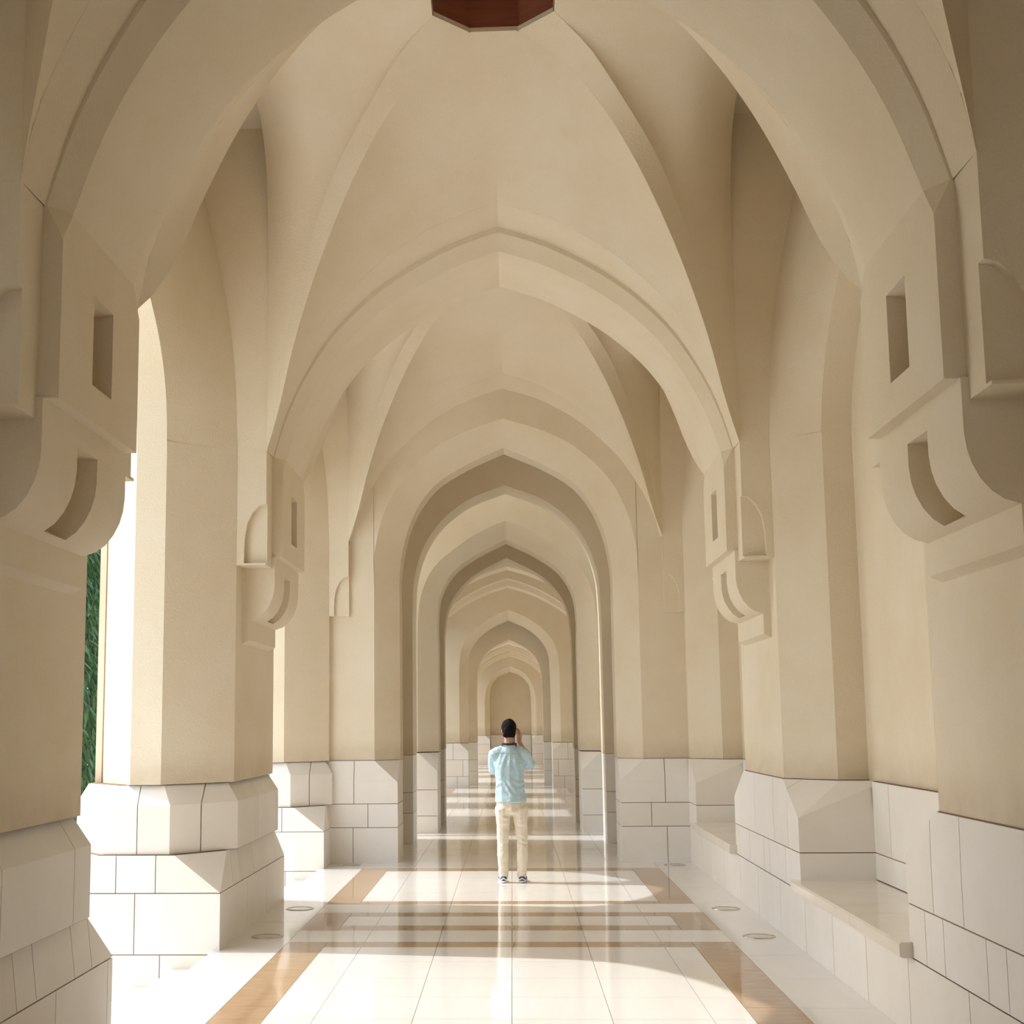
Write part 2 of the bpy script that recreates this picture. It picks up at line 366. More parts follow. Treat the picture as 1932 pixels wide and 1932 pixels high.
# ------------------------------------------------------------------ stone bases cut into blocks
G = .0036
def hull(levels):
    bm = bmesh.new()
    for h, poly in levels:
        for x, y in poly: bm.verts.new((x, y, h))
    bmesh.ops.convex_hull(bm, input=bm.verts)
    bmesh.ops.delete(bm, geom=[v for v in bm.verts if not v.link_faces], context='VERTS')
    bmesh.ops.dissolve_limit(bm, angle_limit=.01, verts=bm.verts, edges=bm.edges)
    return bm
def halve(bm, co, no):
    g = list(bm.verts)+list(bm.edges)+list(bm.faces)
    bmesh.ops.bisect_plane(bm, geom=g, plane_co=co, plane_no=no, clear_outer=True, dist=1e-5)
    ed = [e for e in bm.edges if e.is_boundary]
    if ed: bmesh.ops.edgeloop_fill(bm, edges=ed)
def blocks(levels, par, ycuts=(), xcuts=(), mt=None, name='stone_block', keep=None):
    bm = hull(levels)
    xs = [v.co.x for v in bm.verts]; ys = [v.co.y for v in bm.verts]
    Y = [min(ys)-1]+sorted(ycuts)+[max(ys)+1]; X = [min(xs)-1]+sorted(xcuts)+[max(xs)+1]
    for i in range(len(Y)-1):
        for j in range(len(X)-1):
            if keep and not keep((X[j]+X[j+1])/2 if 0 < j < len(X)-2 else (X[j+1]-.01 if j == 0 else X[j]+.01), (Y[i]+Y[i+1])/2): continue
            c = bm.copy()
            for co, no in (((0, Y[i]+G, 0), (0, -1, 0)), ((0, Y[i+1]-G, 0), (0, 1, 0)), ((X[j]+G, 0, 0), (-1, 0, 0)), ((X[j+1]-G, 0, 0), (1, 0, 0))):
                if c.faces: halve(c, co, no)
            if len(c.faces) < 4: c.free(); continue
            bmesh.ops.recalc_face_normals(c, faces=c.faces)
            me = bpy.data.meshes.new(name); c.to_mesh(me); c.free()
            me.materials.append(mt or (STONE if random.random() < .62 else STONE2))
            link(bpy.data.objects.new(name, me), par)
    bm.free()
H1, H2, H3 = .417, .697, 1.21
base_left = empty('baseboard_left', label='tall stepped base of pale limestone blocks under the left piers', cat='base', kind='structure')
base_right = empty('baseboard_right', label='tall base of pale limestone blocks along the right wall', cat='base', kind='structure')
def rect(x0, x1, y0, y1): return [(x0, y0), (x1, y0), (x1, y1), (x0, y1)]
def octo(C, xi, xo, a, half, ci, xin, co=None):
    """inner face at xi (half length a), chamfer to (xin, half); outer mirrored"""
    co = co if co else ci
    return [(xi, C-a), (xi, C+a), (xin, C+half), (-co[0], C+half), (-co[1], C+a), (-co[1], C-a), (-co[0], C-half), (xin, C-half)]
def left_pier(C, j1, j2, j3, y1=None):
    b = 1.446
    y1 = y1 if y1 is not None else C+b
    R0 = rect(-3.42, -2.15, C-b, y1)
    blocks([(-.75, R0), (-.03-G, R0)], base_left, [C], [-2.6], )
    blocks([(-.03+G, R0), (H1-G, R0)], base_left, [C+q for q in j1], [-2.797], )
    o2 = [(-2.185, C-1.06), (-2.185, min(C+1.06, y1)), (-2.50, min(y1, C+b)), (-3.1, min(y1, C+b)), (-3.4, min(C+1.06, y1)), (-3.4, C-1.06), (-3.1, C-b), (-2.50, C-b)]
    blocks([(H1+G, R0), (H2-G, o2)], base_left, [C+q for q in j2], [-2.643, -2.945])
    def o3(d): return [(-2.125-d, C-.93+d*.4), (-2.125-d, min(C+.93-d*.4, y1)), (-2.55-d*.8, min(y1, C+1.41-d)), (-3.06+d*.6, min(y1, C+1.41-d)), (-3.42+d, min(C+.93, y1)), (-3.42+d, C-.93), (-3.06+d*.6, C-1.41+d), (-2.55-d*.8, C-1.41+d)]
    blocks([(H2+G, o3(0)), (1.065, o3(0)), (H3, o3(.09))], base_left, [C+q for q in j3], [-2.36, -2.80])
    k = MB(); k.prism(rect(-3.42, -2.158, C-b+.012, y1-.012), -.74, H1+.003)
    k.prism([(x+.012*(1 if x < -2.8 else -1), C+(y-C)*.985) for x, y in o2], H1, H2+.003)
    k.prism([(x+.01*(1 if x < -2.8 else -1), C+(y-C)*.985) for x, y in o3(.0)], H2-.002, 1.05)
    k.prism([(x+.02*(1 if x < -2.8 else -1), C+(y-C)*.985) for x, y in o3(.09)], 1.0, H3+.006)
    k.build('mortar_core', JOINT, base_left)
left_pier(CS[1], [-.4, .55], [-.6, 0, .8], [-.05, .7])
left_pier(CS[2], [.52, 1.36], [0, .25, .80, 1.08], [-.3, .67])
left_pier(CS[3], [-.38, .5], [-.95, -.65, -.09, 1.0], [-.05, .80])
left_pier(17.376, [-.9], [-.95], [], y1=16.545)
left_pier(CS[0], [0], [0], [0])
def right_pier(C, j2, j3, y0=None, y1=None):
    b = 1.446; y0 = C-b if y0 is None else y0; y1 = C+b if y1 is None else y1
    R0 = rect(2.15, 2.80, y0, y1)
    top = [(2.155, max(y0, C-.9)), (2.155, min(y1, C+.9)), (2.50, min(y1, C+1.30)), (2.80, min(y1, C+1.42)), (2.80, max(y0, C-1.42)), (2.50, max(y0, C-1.30))]
    blocks([(H1+G, R0), (H2-G, R0)], base_right, [C+q for q in j2 if y0 < C+q < y1])
    blocks([(H2+G, R0), (.95, R0), (H3, top)], base_right, [C+q for q in j3 if y0 < C+q < y1])
    k = MB(); k.prism(rect(2.156, 2.79, y0+.008, y1-.008), 0, .94)
    k.prism([(2.165, max(y0, C-.88)), (2.165, min(y1, C+.88)), (2.79, min(y1, C+1.25)), (2.79, max(y0, C-1.25))], .9, H3+.006)
    k.build('mortar_core', JOINT, base_right)
right_pier(CS[0], [-.6, .3], [.1])
right_pier(CS[1], [-.6, 0, .8], [-.05, .7])
right_pier(CS[2], [0, .25, .86, 1.16], [.54, 1.0])
right_pier(CS[3], [-.91, -.25, 0, .70, 1.22], [-1.04, -.48, .36])
right_pier(17.376, [], [], y1=16.545)
ycs = [17.376-1.446-.4, 14.9, 14.0, 13.0, 12.07, 11.1, 10.19, 9.34, 8.48, 7.6, 6.62, 5.7, 4.8, 3.9, 3.0, 2.0, 1.0, 0]
blocks([(-.3, rect(2.15, 2.80, -6, 16.545)), (H1-G, rect(2.15, 2.80, -6, 16.545))], base_right, ycs)
MB().box(2.156, 2.79, -6, 16.54, -.3, H1+.003).build('mortar_core', JOINT, base_right)
for md in MIDS:   # low courses on the back wall of each niche, above the bench
    y0, y1 = md-1.375, md+1.375
    blocks([(H1+.09, rect(2.70, 2.80, y0, y1)), (H2-G, rect(2.70, 2.80, y0, y1))], base_right, [md-.1, md-.95])
    blocks([(H2+G, rect(2.70, 2.80, y0, y1)), (H3, rect(2.70, 2.80, y0, y1))], base_right, [md+.95])
    MB().box(2.706, 2.79, y0, y1, H1, H3+.004).build('mortar_core', JOINT, base_right)
# benches
def bench(md, label):
    r = empty('bench', (2.1, md, H1), label, 'bench')
    b = MB(); L = 1.36
    for k, (q0, q1) in enumerate(((-L-.06, -.35), (-.346, .62), (.624, L+.05))):
        bm = MB()
        pr = [(-.02, .012), (-.02, .072), (-.008, .084), (.70-.1, .084), (.60, .002), (-.008, .002)]
        x1 = .60
        n = [(x, z) for x, z in pr]
        bm.face([(x, q0, z) for x, z in n]); bm.face([(x, q1, z) for x, z in reversed(n)])
        bm.loft([[(x, q0, z), (x, q1, z)] for x, z in n+[n[0]]])
        bm.build('seat_slab', BENCH, r, weld=True)
bench(8.913, 'pale polished stone bench seat in the nearest niche of the right wall')
bench(14.555, 'pale stone bench seat in the second, farther niche of the right wall')
bench(3.271, 'pale stone bench seat in the right wall niche beside the viewer')

# ------------------------------------------------------------------ cross walls
def cross_wall(name, label, Zf, Zb, outer, inner, cham, W=3.4, H=7.36, h0=HB, jt=2.3, jc=(), zb2=None, basefront=.06, smoothback=True, blockmat=None, heights=(H1, H2, H3), back_only=False):
    r = empty(name, label=label, cat='wall', kind='structure')
    b = MB(); fo = arch_path(outer, h0); fi = arch_path(inner, h0)
    b.loft([[(x, Zf, h) for x, h in fo], [(x, Zf+cham, h) for x, h in fi], [(x, Zb, h) for x, h in fi]])
    for Z, f in ((Zf, fo), (Zb, fi)):
        for (x, h), (x2, h2) in zip(f[:-1], f[1:]):
            if abs(x-x2) > 1e-4: b.face([(x, Z, h), (x2, Z, h2), (x2, Z, H), (x, Z, H)])
        for s in (-1, 1): b.face([(s*abs(f[0][0]), Z, h0), (s*W, Z, h0), (s*W, Z, H), (s*abs(f[0][0]), Z, H)])
    for s in (-1, 1): b.face([(s*W, Zf, h0), (s*W, Zb, h0), (s*W, Zb, H), (s*W, Zf, H)])
    b.build('wall_panel', PLAS, r, smooth=30)
    xi = abs(fi[0][0]); xo = abs(fo[0][0]); bz = Zf-basefront
    h1, h2, h3 = heights
    for s in (-1, 1):
        def rr(x0, x1, y0, y1): return rect(min(s*x0, s*x1), max(s*x0, s*x1), y0, y1)
        R0 = rr(xi+.004, jt, bz, Zb-.01); c = [s*q for q in jc]
        blocks([(-.1, R0), (h1-G, R0)], r, (), [c[0]] if c else (), mt=blockmat)
        blocks([(h1+G, R0), (h2-G, R0)], r, (), [c[1]] if c else (), mt=blockmat)
        tp = [(s*(xi+.004), Zf+cham), (s*(xi+.004), Zb-.01), (s*jt, Zb-.01), (s*jt, Zf-.02), (s*xo, Zf-.02)]
        k = (h3-h2)*.5+h2
        blocks([(h2+G, R0), (k if cham else h3-.01, R0), (h3, tp)], r, (), [c[2]] if c else (), mt=blockmat)
        kk = MB().prism(rr(xi+.014, jt-.01, bz+.010, Zb-.02), -.1, h2+.02)
        kk.prism([(s*(xi+.016), Zf+cham+.01), (s*(xi+.016), Zb-.02), (s*(jt-.01), Zb-.02), (s*(jt-.01), Zf-.008), (s*(xo+.01), Zf-.008)], h2, h3+.005)
        kk.build('mortar_core', JOINT, r)
        if jt < W-.01: MB().box(min(s*jt, s*W), max(s*jt, s*W), Zf-.02, Zb, -.6, h0).build('wall_foot', PLAS, r)
    return r
CO = resample([(1.625, 3.3), (1.62, 3.75), (1.57, 4.02), (1.47, 4.33), (1.31, 4.63), (1.10, 4.87), (.85, 5.08), (.43, 5.29), (0, 5.43)], NP)
CI = resample([(1.335, 3.1), (1.33, 3.55), (1.25, 4.0), (1.09, 4.38), (.89, 4.64), (.49, 4.90), (0, 5.12)], NP)
BI = resample([(1.335, 2.9), (1.33, 3.25), (1.29, 3.76), (1.16, 4.16), (.93, 4.50), (.55, 4.80), (0, 5.02)], NP)
LO = resample([(1.39, 2.9), (1.38, 3.2), (1.31, 3.68), (1.18, 3.98), (.75, 4.38), (.12, 4.73), (0, 4.77)], NP)
LI = resample([(1.09, 2.9), (1.09, 3.3), (1.04, 3.66), (.84, 4.01), (.46, 4.29), (0, 4.52)], NP)
DI = resample([(1.09, 2.8), (1.075, 3.25), (1.01, 3.58), (.68, 4.06), (.14, 4.38), (0, 4.45)], NP)
cross_wall('wall_cross_front', 'cream cross wall with chamfered pointed doorway closing the near bays', 16.60, 17.34, CO, CI, .31, jc=(1.88, 1.70, 1.87))
cross_wall('wall_cross_shaded', 'shaded brownish pointed archway wall behind the first cross wall', 19.10, 19.87, BI, BI, .0, W=2.36, basefront=.02, jc=(), jt=2.3)
cross_wall('wall_cross_pale', 'bluish sky-lit pier wall with pointed arch beyond the open gap', 20.90, 21.8, LO, LI, .30, W=2.36, jc=(), jt=2.3, heights=(H1*.62, H1*1.55, 1.2))
cross_wall('wall_cross_inner', 'thin dark edged arch wall opening into the second vaulted hall', 23.07, 23.6, DI, DI, .0, W=2.36, basefront=.02, jc=(), jt=2.3)
cross_wall('wall_cross_back', 'cream cross wall behind the viewer', -5.2, -4.5, CI, CI, .0, jc=(), jt=2.3)
cb = MB()
for Z0, Z1 in ((16.496, 16.60), (-4.5, -4.31)):
    for q in (-1, 1):
        lan = [(1.93, 3.46), (1.985, 3.445), (2.04, 3.39), (2.085, 3.30), (2.105, 3.18), (2.11, 3.06), (2.11, 2.97)]
        cb.prism(rect(min(q*1.93, q*2.18), max(q*1.93, q*2.18), Z0+(.05 if Z0 > 0 else 0), Z1-(.05 if Z0 < 0 else 0)), 2.97, 3.92)
        Zf = Z0 if Z0 > 0 else Z1
        cb.face([(q*x, Zf, h) for x, h in lan]+[(q*2.17, Zf, 2.97), (q*2.17, Zf, 3.92), (q*1.93, Zf, 3.92)])
        cb.loft([[(q*x, Zf, h), (q*x, Zf+(.05 if Z0 > 0 else -.05), h)] for x, h in lan])
    f = both(P3); f2 = both(offset(P3, -.02, -.17))
    cb.loft([[(x, Z0 if Z0 > 0 else Z1, h) for x, h in f], [(x, Z1 if Z0 > 0 else Z0, h) for x, h in f2]])
cb.build('wall_block', PLAS, ceiling, smooth=25)
# barrel passages between the cross walls
pas = MB()
for z0, z1, P in ((17.34, 19.1, offset(CI, .30, .55)), (21.8, 23.07, offset(LI, .3, .5))):
    f = arch_path(P, 3.2)
    pas.loft([[(x, z0, h) for x, h in f], [(x, z1, h) for x, h in f]])
    for s in (-1, 1): pas.face([(s*f[-1][0], z0, 3.2), (s*2.32, z0, 3.2), (s*2.32, z1, 3.2), (s*f[-1][0], z1, 3.2)])
pas.build('passage_vault', PLAS, ceiling, smooth=30)
pw = MB()
for s in (-1, 1):
    for z0, z1 in ((16.9, 19.87), (20.9, 24.0)): pw.box(min(s*2.31, s*2.75), max(s*2.31, s*2.75), z0, z1, -.3, 7.3)
pw.build('passage_side', PLAS, wall_right)
# second hall (Z 23.6-34.8) and third hall (36.7-52.5)
VA = resample([(2.1, 3.0), (1.95, 3.6), (1.6, 4.2), (1.1, 4.65), (.5, 4.98), (0, 5.12)], NP)
RB = resample([(2.0, 2.9), (1.85, 3.45), (1.5, 3.95), (1.0, 4.33), (.45, 4.60), (0, 4.74)], NP)
FO = resample([(1.28, 2.7), (1.26, 3.2), (1.17, 3.60), (.91, 3.96), (.51, 4.26), (0, 4.50)], NP)
FI = resample([(1.06, 2.6), (1.045, 3.0), (1.02, 3.36), (.85, 3.72), (.52, 4.02), (0, 4.27)], NP)
B2 = resample([(.87, 2.3), (.86, 2.6), (.83, 2.98), (.71, 3.31), (.44, 3.58), (0, 3.81)], NP)
V3 = resample([(1.75, 2.3), (1.6, 2.9), (1.3, 3.4), (.9, 3.8), (.4, 4.1), (0, 4.25)], NP)
R3 = resample([(1.65, 2.2), (1.5, 2.75), (1.2, 3.2), (.85, 3.55), (.4, 3.82), (0, 3.95)], NP)
EO = resample([(.99, 2.1), (.97, 2.6), (.81, 3.13), (.53, 3.5), (0, 3.76)], NP)
EI = resample([(.80, 2.1), (.79, 2.6), (.71, 3.05), (.43, 3.38), (0, 3.56)], NP)
def hall(z0, z1, P, RP, ribs, open_, nm, lintel):
    f = arch_path(P, 2.2); b = MB(); e = [z0]+[v for o in open_ for v in o]+[z1]
    for i in range(len(e)-1):
        ff = f if i % 2 == 0 else [q for q in f if not (q[0] < 0 and q[1] < lintel)]
        b.loft([[(x, z, h) for x, h in ff] for z in (e[i], e[i+1])])
    b.build('vault_web', PLAS, ceiling, smooth=30, weld=True)
    for q in ribs:
        fo_, fi_ = arch_path(offset(RP, .0, .0), 2.2), arch_path(P, 2.2); g = arch_path(offset(RP, .03, .12), 2.2)
        MB().loft([[(x, q-.75, h) for x, h in fi_], [(x, q-.74, h) for x, h in g], [(x, q-.42, h) for x, h in g], [(x, q-.36, h) for x, h in fo_], [(x, q+.3, h) for x, h in fo_], [(x, q+.36, h) for x, h in g], [(x, q+.7, h) for x, h in g], [(x, q+.71, h) for x, h in fi_]]).build('vault_rib', PLAS, ceiling, smooth=30)
    xw = P[0][0]+.02
    MB().box(xw, xw+.5, z0, z1, -.3, 7.3).build('arcade_bay', PLAS, wall_right)
    e = [z0]+[v for o in open_ for v in o]+[z1]; k = MB()
    for i in range(0, len(e), 2): k.box(-xw-.55, -xw, e[i], e[i+1], -.6, 7.3)
    for a, c in open_: k.box(-xw-.55, -xw, a, c, lintel, 7.3)
    k.build('arcade_bay', PLAS, wall_left)
hall(23.6, 34.8, VA, RB, (27.3, 31.1), ((24.72, 26.72), (28.72, 30.66), (32.48, 34.50)), 0, 4.5)
hall(36.7, 52.5, V3, R3, (40.6, 44.3, 48.2), ((37.9, 40.9), (42.9, 44.6), (46.4, 47.9), (49.4, 50.6), (51.4, 52.45)), 0, 4.0)
cross_wall('wall_cross_far', 'small far cross wall with chamfered arch beyond the second hall', 34.62, 35.4, FO, FI, .22, jt=2.3, jc=(1.35, 1.2, 1.45), heights=(H1*.7, H1*1.7, 1.12), h0=1.13)
cross_wall('wall_cross_far_shaded', 'small brownish shaded arch wall in the far distance', 35.9, 36.6, B2, B2, .0, jt=2.3, jc=(), h0=1.13, basefront=.02, heights=(H1*.9, H1*1.6, 1.12))
cross_wall('wall_end', 'end wall with blind pointed niche closing the whole corridor', 52.5, 53.4, EO, EI, .2, jt=2.3, jc=(), h0=1.13, basefront=.03, heights=(H1, H1*1.9, 1.12))
we = bpy.data.objects['wall_end']
MB().box(-1.2, 1.2, 53.38, 53.6, -.2, 4.2).build('niche_back', PLAS, we)
blocks([(0, rect(-.78, .78, 53.3, 53.4)), (H2-G, rect(-.78, .78, 53.3, 53.4))], we, (), (-.3, .35))
blocks([(H2+G, rect(-.78, .78, 53.3, 53.4)), (1.12, rect(-.78, .78, 53.3, 53.4))], we, (), (0,))

# ------------------------------------------------------------------ floor
floor = empty('floor', label='polished white marble floor with tan marble bands', cat='floor', kind='structure')
MB().box(-2.2, 2.16, -7, 53.4, -.30, -.012).build('grout_bed', GROUT, floor)
def tile(x0, x1, y0, y1, mt, name='floor_tile', g=.0016):
    b = MB(); b.box(x0+g, x1-g, y0+g, y1-g, -.02, 0); return b.build(name, mt, floor)
JX = [-1.106, -.537, .027, .594, 1.16]
def grid(x0, x1, y0, y1, step, mt=None):
    mt = mt or MARB
    xs = [x0]+[j for j in JX if x0+.05 < j < x1-.05]+[x1]
    n = max(1, round((y1-y0)/step)); ys = np.linspace(y0, y1, n+1)
    for i in range(len(xs)-1):
        for j in range(n): tile(xs[i], xs[i+1], ys[j], ys[j+1], mt)
BO, BI_ = 1.70, 1.39
def big_rect(y0, y1, yi0, yi1, step=.57):
    """tan frame with white tiles inside"""
    grid(-BI_, BI_, yi0, yi1, step)
    for s in (-1, 1):
        n = max(1, round((y1-y0)/1.14)); q = np.linspace(y0, y1, n+1)
        for i in range(n): tile(min(s*BI_, s*BO), max(s*BI_, s*BO), q[i], q[i+1], BAND, 'floor_band')
    for a, b in ((y0, yi0), (yi1, y1)):
        xs = [-BI_, -.537, .594, BI_]
        for i in range(3): tile(xs[i], xs[i+1], a, b, BAND, 'floor_band')
big_rect(1.5, 5.05, 1.72, 4.8, 1.1)
big_rect(7.13, 10.697, 7.37, 10.452)
big_rect(12.85, 15.92, 13.06, 15.62)
def small_rect(y0, y1, yi0, yi1):
    grid(-BI_, BI_, yi0, yi1, 1.0)
    for s in (-1, 1): tile(min(s*BI_, s*BO), max(s*BI_, s*BO), y0, y1, BAND, 'floor_band')
    for a, b in ((y0, yi0), (yi1, y1)):
        for i, (p, q) in enumerate(((-BI_, -.537), (-.537, .594), (.594, BI_))): tile(p, q, a, b, BAND, 'floor_band')
small_rect(11.265, 12.301, 11.536, 12.056)
small_rect(5.57, 6.60, 5.84, 6.33)
for a, b in ((10.697, 11.265), (12.301, 12.85), (6.60, 7.13), (5.05, 5.57)): grid(-BO, BO, a, b, 1.0)
grid(-BO, BO, 15.92, 19.0, .78)
for s in (-1, 1):   # side strips beside the piers
    ed = [1.5, 2.9, 4.3, 5.2, 6.09, 7.1, 8.3, 9.2, 10.1, 11.73, 13.0, 14.3, 15.6, 16.53]
    for i in range(len(ed)-1): tile(min(s*BO, s*(2.2 if s < 0 else 2.15)), max(s*BO, s*(2.2 if s < 0 else 2.15)), ed[i], ed[i+1], MARB)
    for a, b in ((16.53, 17.8), (17.8, 19.0), (19.0, 20.35), (20.35, 21.7), (21.7, 23.1)): tile(min(s*BO, s*2.2), max(s*BO, s*2.2), a, b, MARB)
# passage
grid(-BI_, BI_, 19.0, 20.34, .7)
for s in (-1, 1): tile(min(s*BI_, s*BO), max(s*BI_, s*BO), 19.0, 20.34, BAND, 'floor_band')
tile(-BO, BO, 20.34, 20.50, BAND, 'floor_band')
grid(-BO, BO, 20.50, 23.6, .8)
def far_floor(z0, z1, rects, name):
    a, b = MB(), MB(); g = .003
    def t(mb, x0, x1, y0, y1): mb.box(x0+g, x1-g, y0+g, y1-g, -.02, 0)
    e = z0
    for (r0, r1) in rects:
        if r0-e > .02:
            m_ = (r0-e)
            if m_ > 1.2:
                t(a, -2.2, 2.16, e, e+m_*.22)
                t(b, -2.2, 2.16, e+m_*.22, e+m_*.32); t(a, -2.2, 2.16, e+m_*.32, e+m_*.45); t(b, -2.2, 2.16, e+m_*.45, e+m_*.53)
                t(a, -2.2, 2.16, e+m_*.53, e+m_*.72); t(b, -2.2, 2.16, e+m_*.72, e+m_*.80); t(a, -2.2, 2.16, e+m_*.80, r0)
            else: t(a, -2.2, 2.16, e, r0)
        xs = [-BI_]+JX+[BI_]
        for i in range(len(xs)-1): t(a, xs[i], xs[i+1], r0, r1)
        for s in (-1, 1):
            t(b, min(s*BI_, s*BO), max(s*BI_, s*BO), r0, r1); t(a, min(s*BO, s*2.16), max(s*BO, s*2.16), r0, r1)
        e = r1
    if z1-e > .02: t(a, -2.2, 2.16, e, z1)
    tag(a.build('far_tiles', MARB, floor), kind='stuff'); tag(b.build('far_bands', BAND, floor), kind='stuff')
far_floor(23.6, 35.9, ((24.1, 26.5), (28.1, 30.4), (32.0, 34.3)), 'a')
far_floor(35.9, 53.4, ((37.5, 40.9), (42.3, 44.5), (46.0, 47.7), (49.0, 50.5), (51.2, 52.4)), 'b')
MB().box(-2.2, 2.16, -7, 1.5, -.02, 0).build('floor_tile', MARB, floor)

# steps down to the court, one flight per open bay
for i, (md, lab) in enumerate(((3.271, 'white stone steps down to the court beside the viewer'), (8.913, 'white stone steps leading down between the two nearest left piers'), (14.555, 'white stone steps between the second left pier and the cross wall'))):
    r = empty('stone_steps', (-2.2, md, -.13), lab, 'steps')
    for k in range(3):
        n = MB().box(-(k+1)*.30, -k*.30+.02, -1.374, 1.374, -.17-k*.13, -k*.13)
        n.build('step', STONE, r)
ext = empty('floor_court', label='sunlit pale paving of the court outside the left arcade', cat='ground', kind='structure')
MB().box(-14, -3.08, -30, 70, -.62, -.52).build('court_paving', PAVE, ext)
MB().box(-4.6, -4.2, -22, 4.9, -.6, 6.0).build('sun_blocker', PAVE, ext)  # added unseen slab, keeps sun out of the bays behind the viewer
MB().box(-120, -14, -80, 160, -.66, -.54).build('lawn', GRASS, ext)
MB().box(3.9, 60, -60, 120, -.66, -.54).build('lawn', GRASS, ext)

# ------------------------------------------------------------------ recessed floor lights
def disc(x, y, label, hot):
    r = empty('floor_light', (x, y, 0), label, 'floor light', 'round lights set in the floor margins')
    n = 32; ring = MB(); gl = MB()
    for i in range(n):
        a, b = 2*PI*i/n, 2*PI*(i+1)/n
        c = lambda rr, t, z: (rr*math.cos(t), rr*math.sin(t), z)
        ring.loft([[c(.127, a, 0), c(.127, b, 0)], [c(.124, a, .005), c(.124, b, .005)], [c(.104, a, .005), c(.104, b, .005)], [c(.101, a, .002), c(.101, b, .002)]])
    gl.face([(.102*math.cos(2*PI*i/n), .102*math.sin(2*PI*i/n), .0025) for i in range(n)])
    ring.build('rim', METAL, r, smooth=40, weld=True); gl.build('lens', LENS, r)
disc(-1.91, 10.96, 'round metal floor light beside the second left pier, its nearer one', 0)
disc(-1.90, 12.56, 'round metal floor light beside the second left pier, its farther one', 0)
disc(1.945, 10.95, 'round metal floor light by the right wall, nearest on that side', 0)
disc(1.935, 12.52, 'round metal floor light by the right wall, second from the viewer', 0)
disc(-1.89, 16.32, 'round floor light at the foot of the cross wall, left of the doorway', 0)
disc(1.915, 16.21, 'round floor light at the foot of the cross wall, right of the doorway', 0)

# ------------------------------------------------------------------ trees in the court
def mast_tree(x, y, H, rad, label, seed):
    rnd = random.Random(seed)
    r = empty('mast_tree', (x, y, -.54), label, 'tree', 'drooping trees outside the left arcade')
    t = MB(); n = 9
    t.loft([[(math.cos(2*PI*i/n)*rr, math.sin(2*PI*i/n)*rr, z) for i in range(n+1)] for z, rr in ((0, .16), (1, .13), (H*.6, .09), (H, .02))])
    t.build('trunk', BARK, r, smooth=60)
    br = MB()
    for k in range(90):
        z = .5+(H-.8)*k/90; a = rnd.random()*2*PI; L = rad*.85*(1-.45*k/90)
        p = (math.cos(a)*L, math.sin(a)*L, z-L*.75)
        q = .012; br.loft([[(dx, dy, z) for dx, dy in ((q, 0), (-q, q), (-q, -q), (q, 0))], [(p[0]+dx, p[1]+dy, p[2]) for dx, dy in ((q, 0), (-q, q), (-q, -q), (q, 0))]])
    tag(br.build('branch', BARK, r), kind='stuff')
    lf = MB()
    for k in range(6500):
        z = .15+(H-.2)*rnd.random(); f = 1-.5*z/H; a = rnd.random()*2*PI; d = rad*f*(rnd.random()**.45)
        cx, cy = math.cos(a)*d, math.sin(a)*d; L = .20+.16*rnd.random(); wd = .018+.012*rnd.random()
        az = a+rnd.gauss(0, .9); dr = -.55-rnd.random()*.9
        D = Vector((math.cos(az)*math.cos(dr), math.sin(az)*math.cos(dr), math.sin(dr))); Sd = D.cross(Vector((0, 0, 1))).normalized(); Nn = D.cross(Sd)
        o = Vector((cx, cy, z)); tw = rnd.gauss(0, .5); Sd = Sd*math.cos(tw)+Nn*math.sin(tw)
        m1 = o+D*L*.35; m2 = o+D*L*.7; tip = o+D*L+Vector((0, 0, -.02)); up = Sd.cross(D)*(-.006)
        lf.face([o, m1+Sd*wd, m1+up]); lf.face([o, m1+up, m1-Sd*wd])
        lf.face([m1+Sd*wd, m2+Sd*wd*.7, m2+up, m1+up]); lf.face([m1+up, m2+up, m2-Sd*wd*.7, m1-Sd*wd])
        lf.face([m2+Sd*wd*.7, tip, m2+up]); lf.face([m2+up, tip, m2-Sd*wd*.7])
    tag(lf.build('foliage', LEAF, r), kind='stuff')
mast_tree(-8.55, 25.2, 7.2, 1.15, 'dark green mast tree with drooping leaves seen beside the nearest left pier', 3)
mast_tree(-9.1, 27.9, 7.6, 1.15, 'dark green drooping tree right behind the first one in the court', 5)
mast_tree(-9.6, 30.9, 7.4, 1.2, 'dark drooping tree farthest back in the court row', 9)
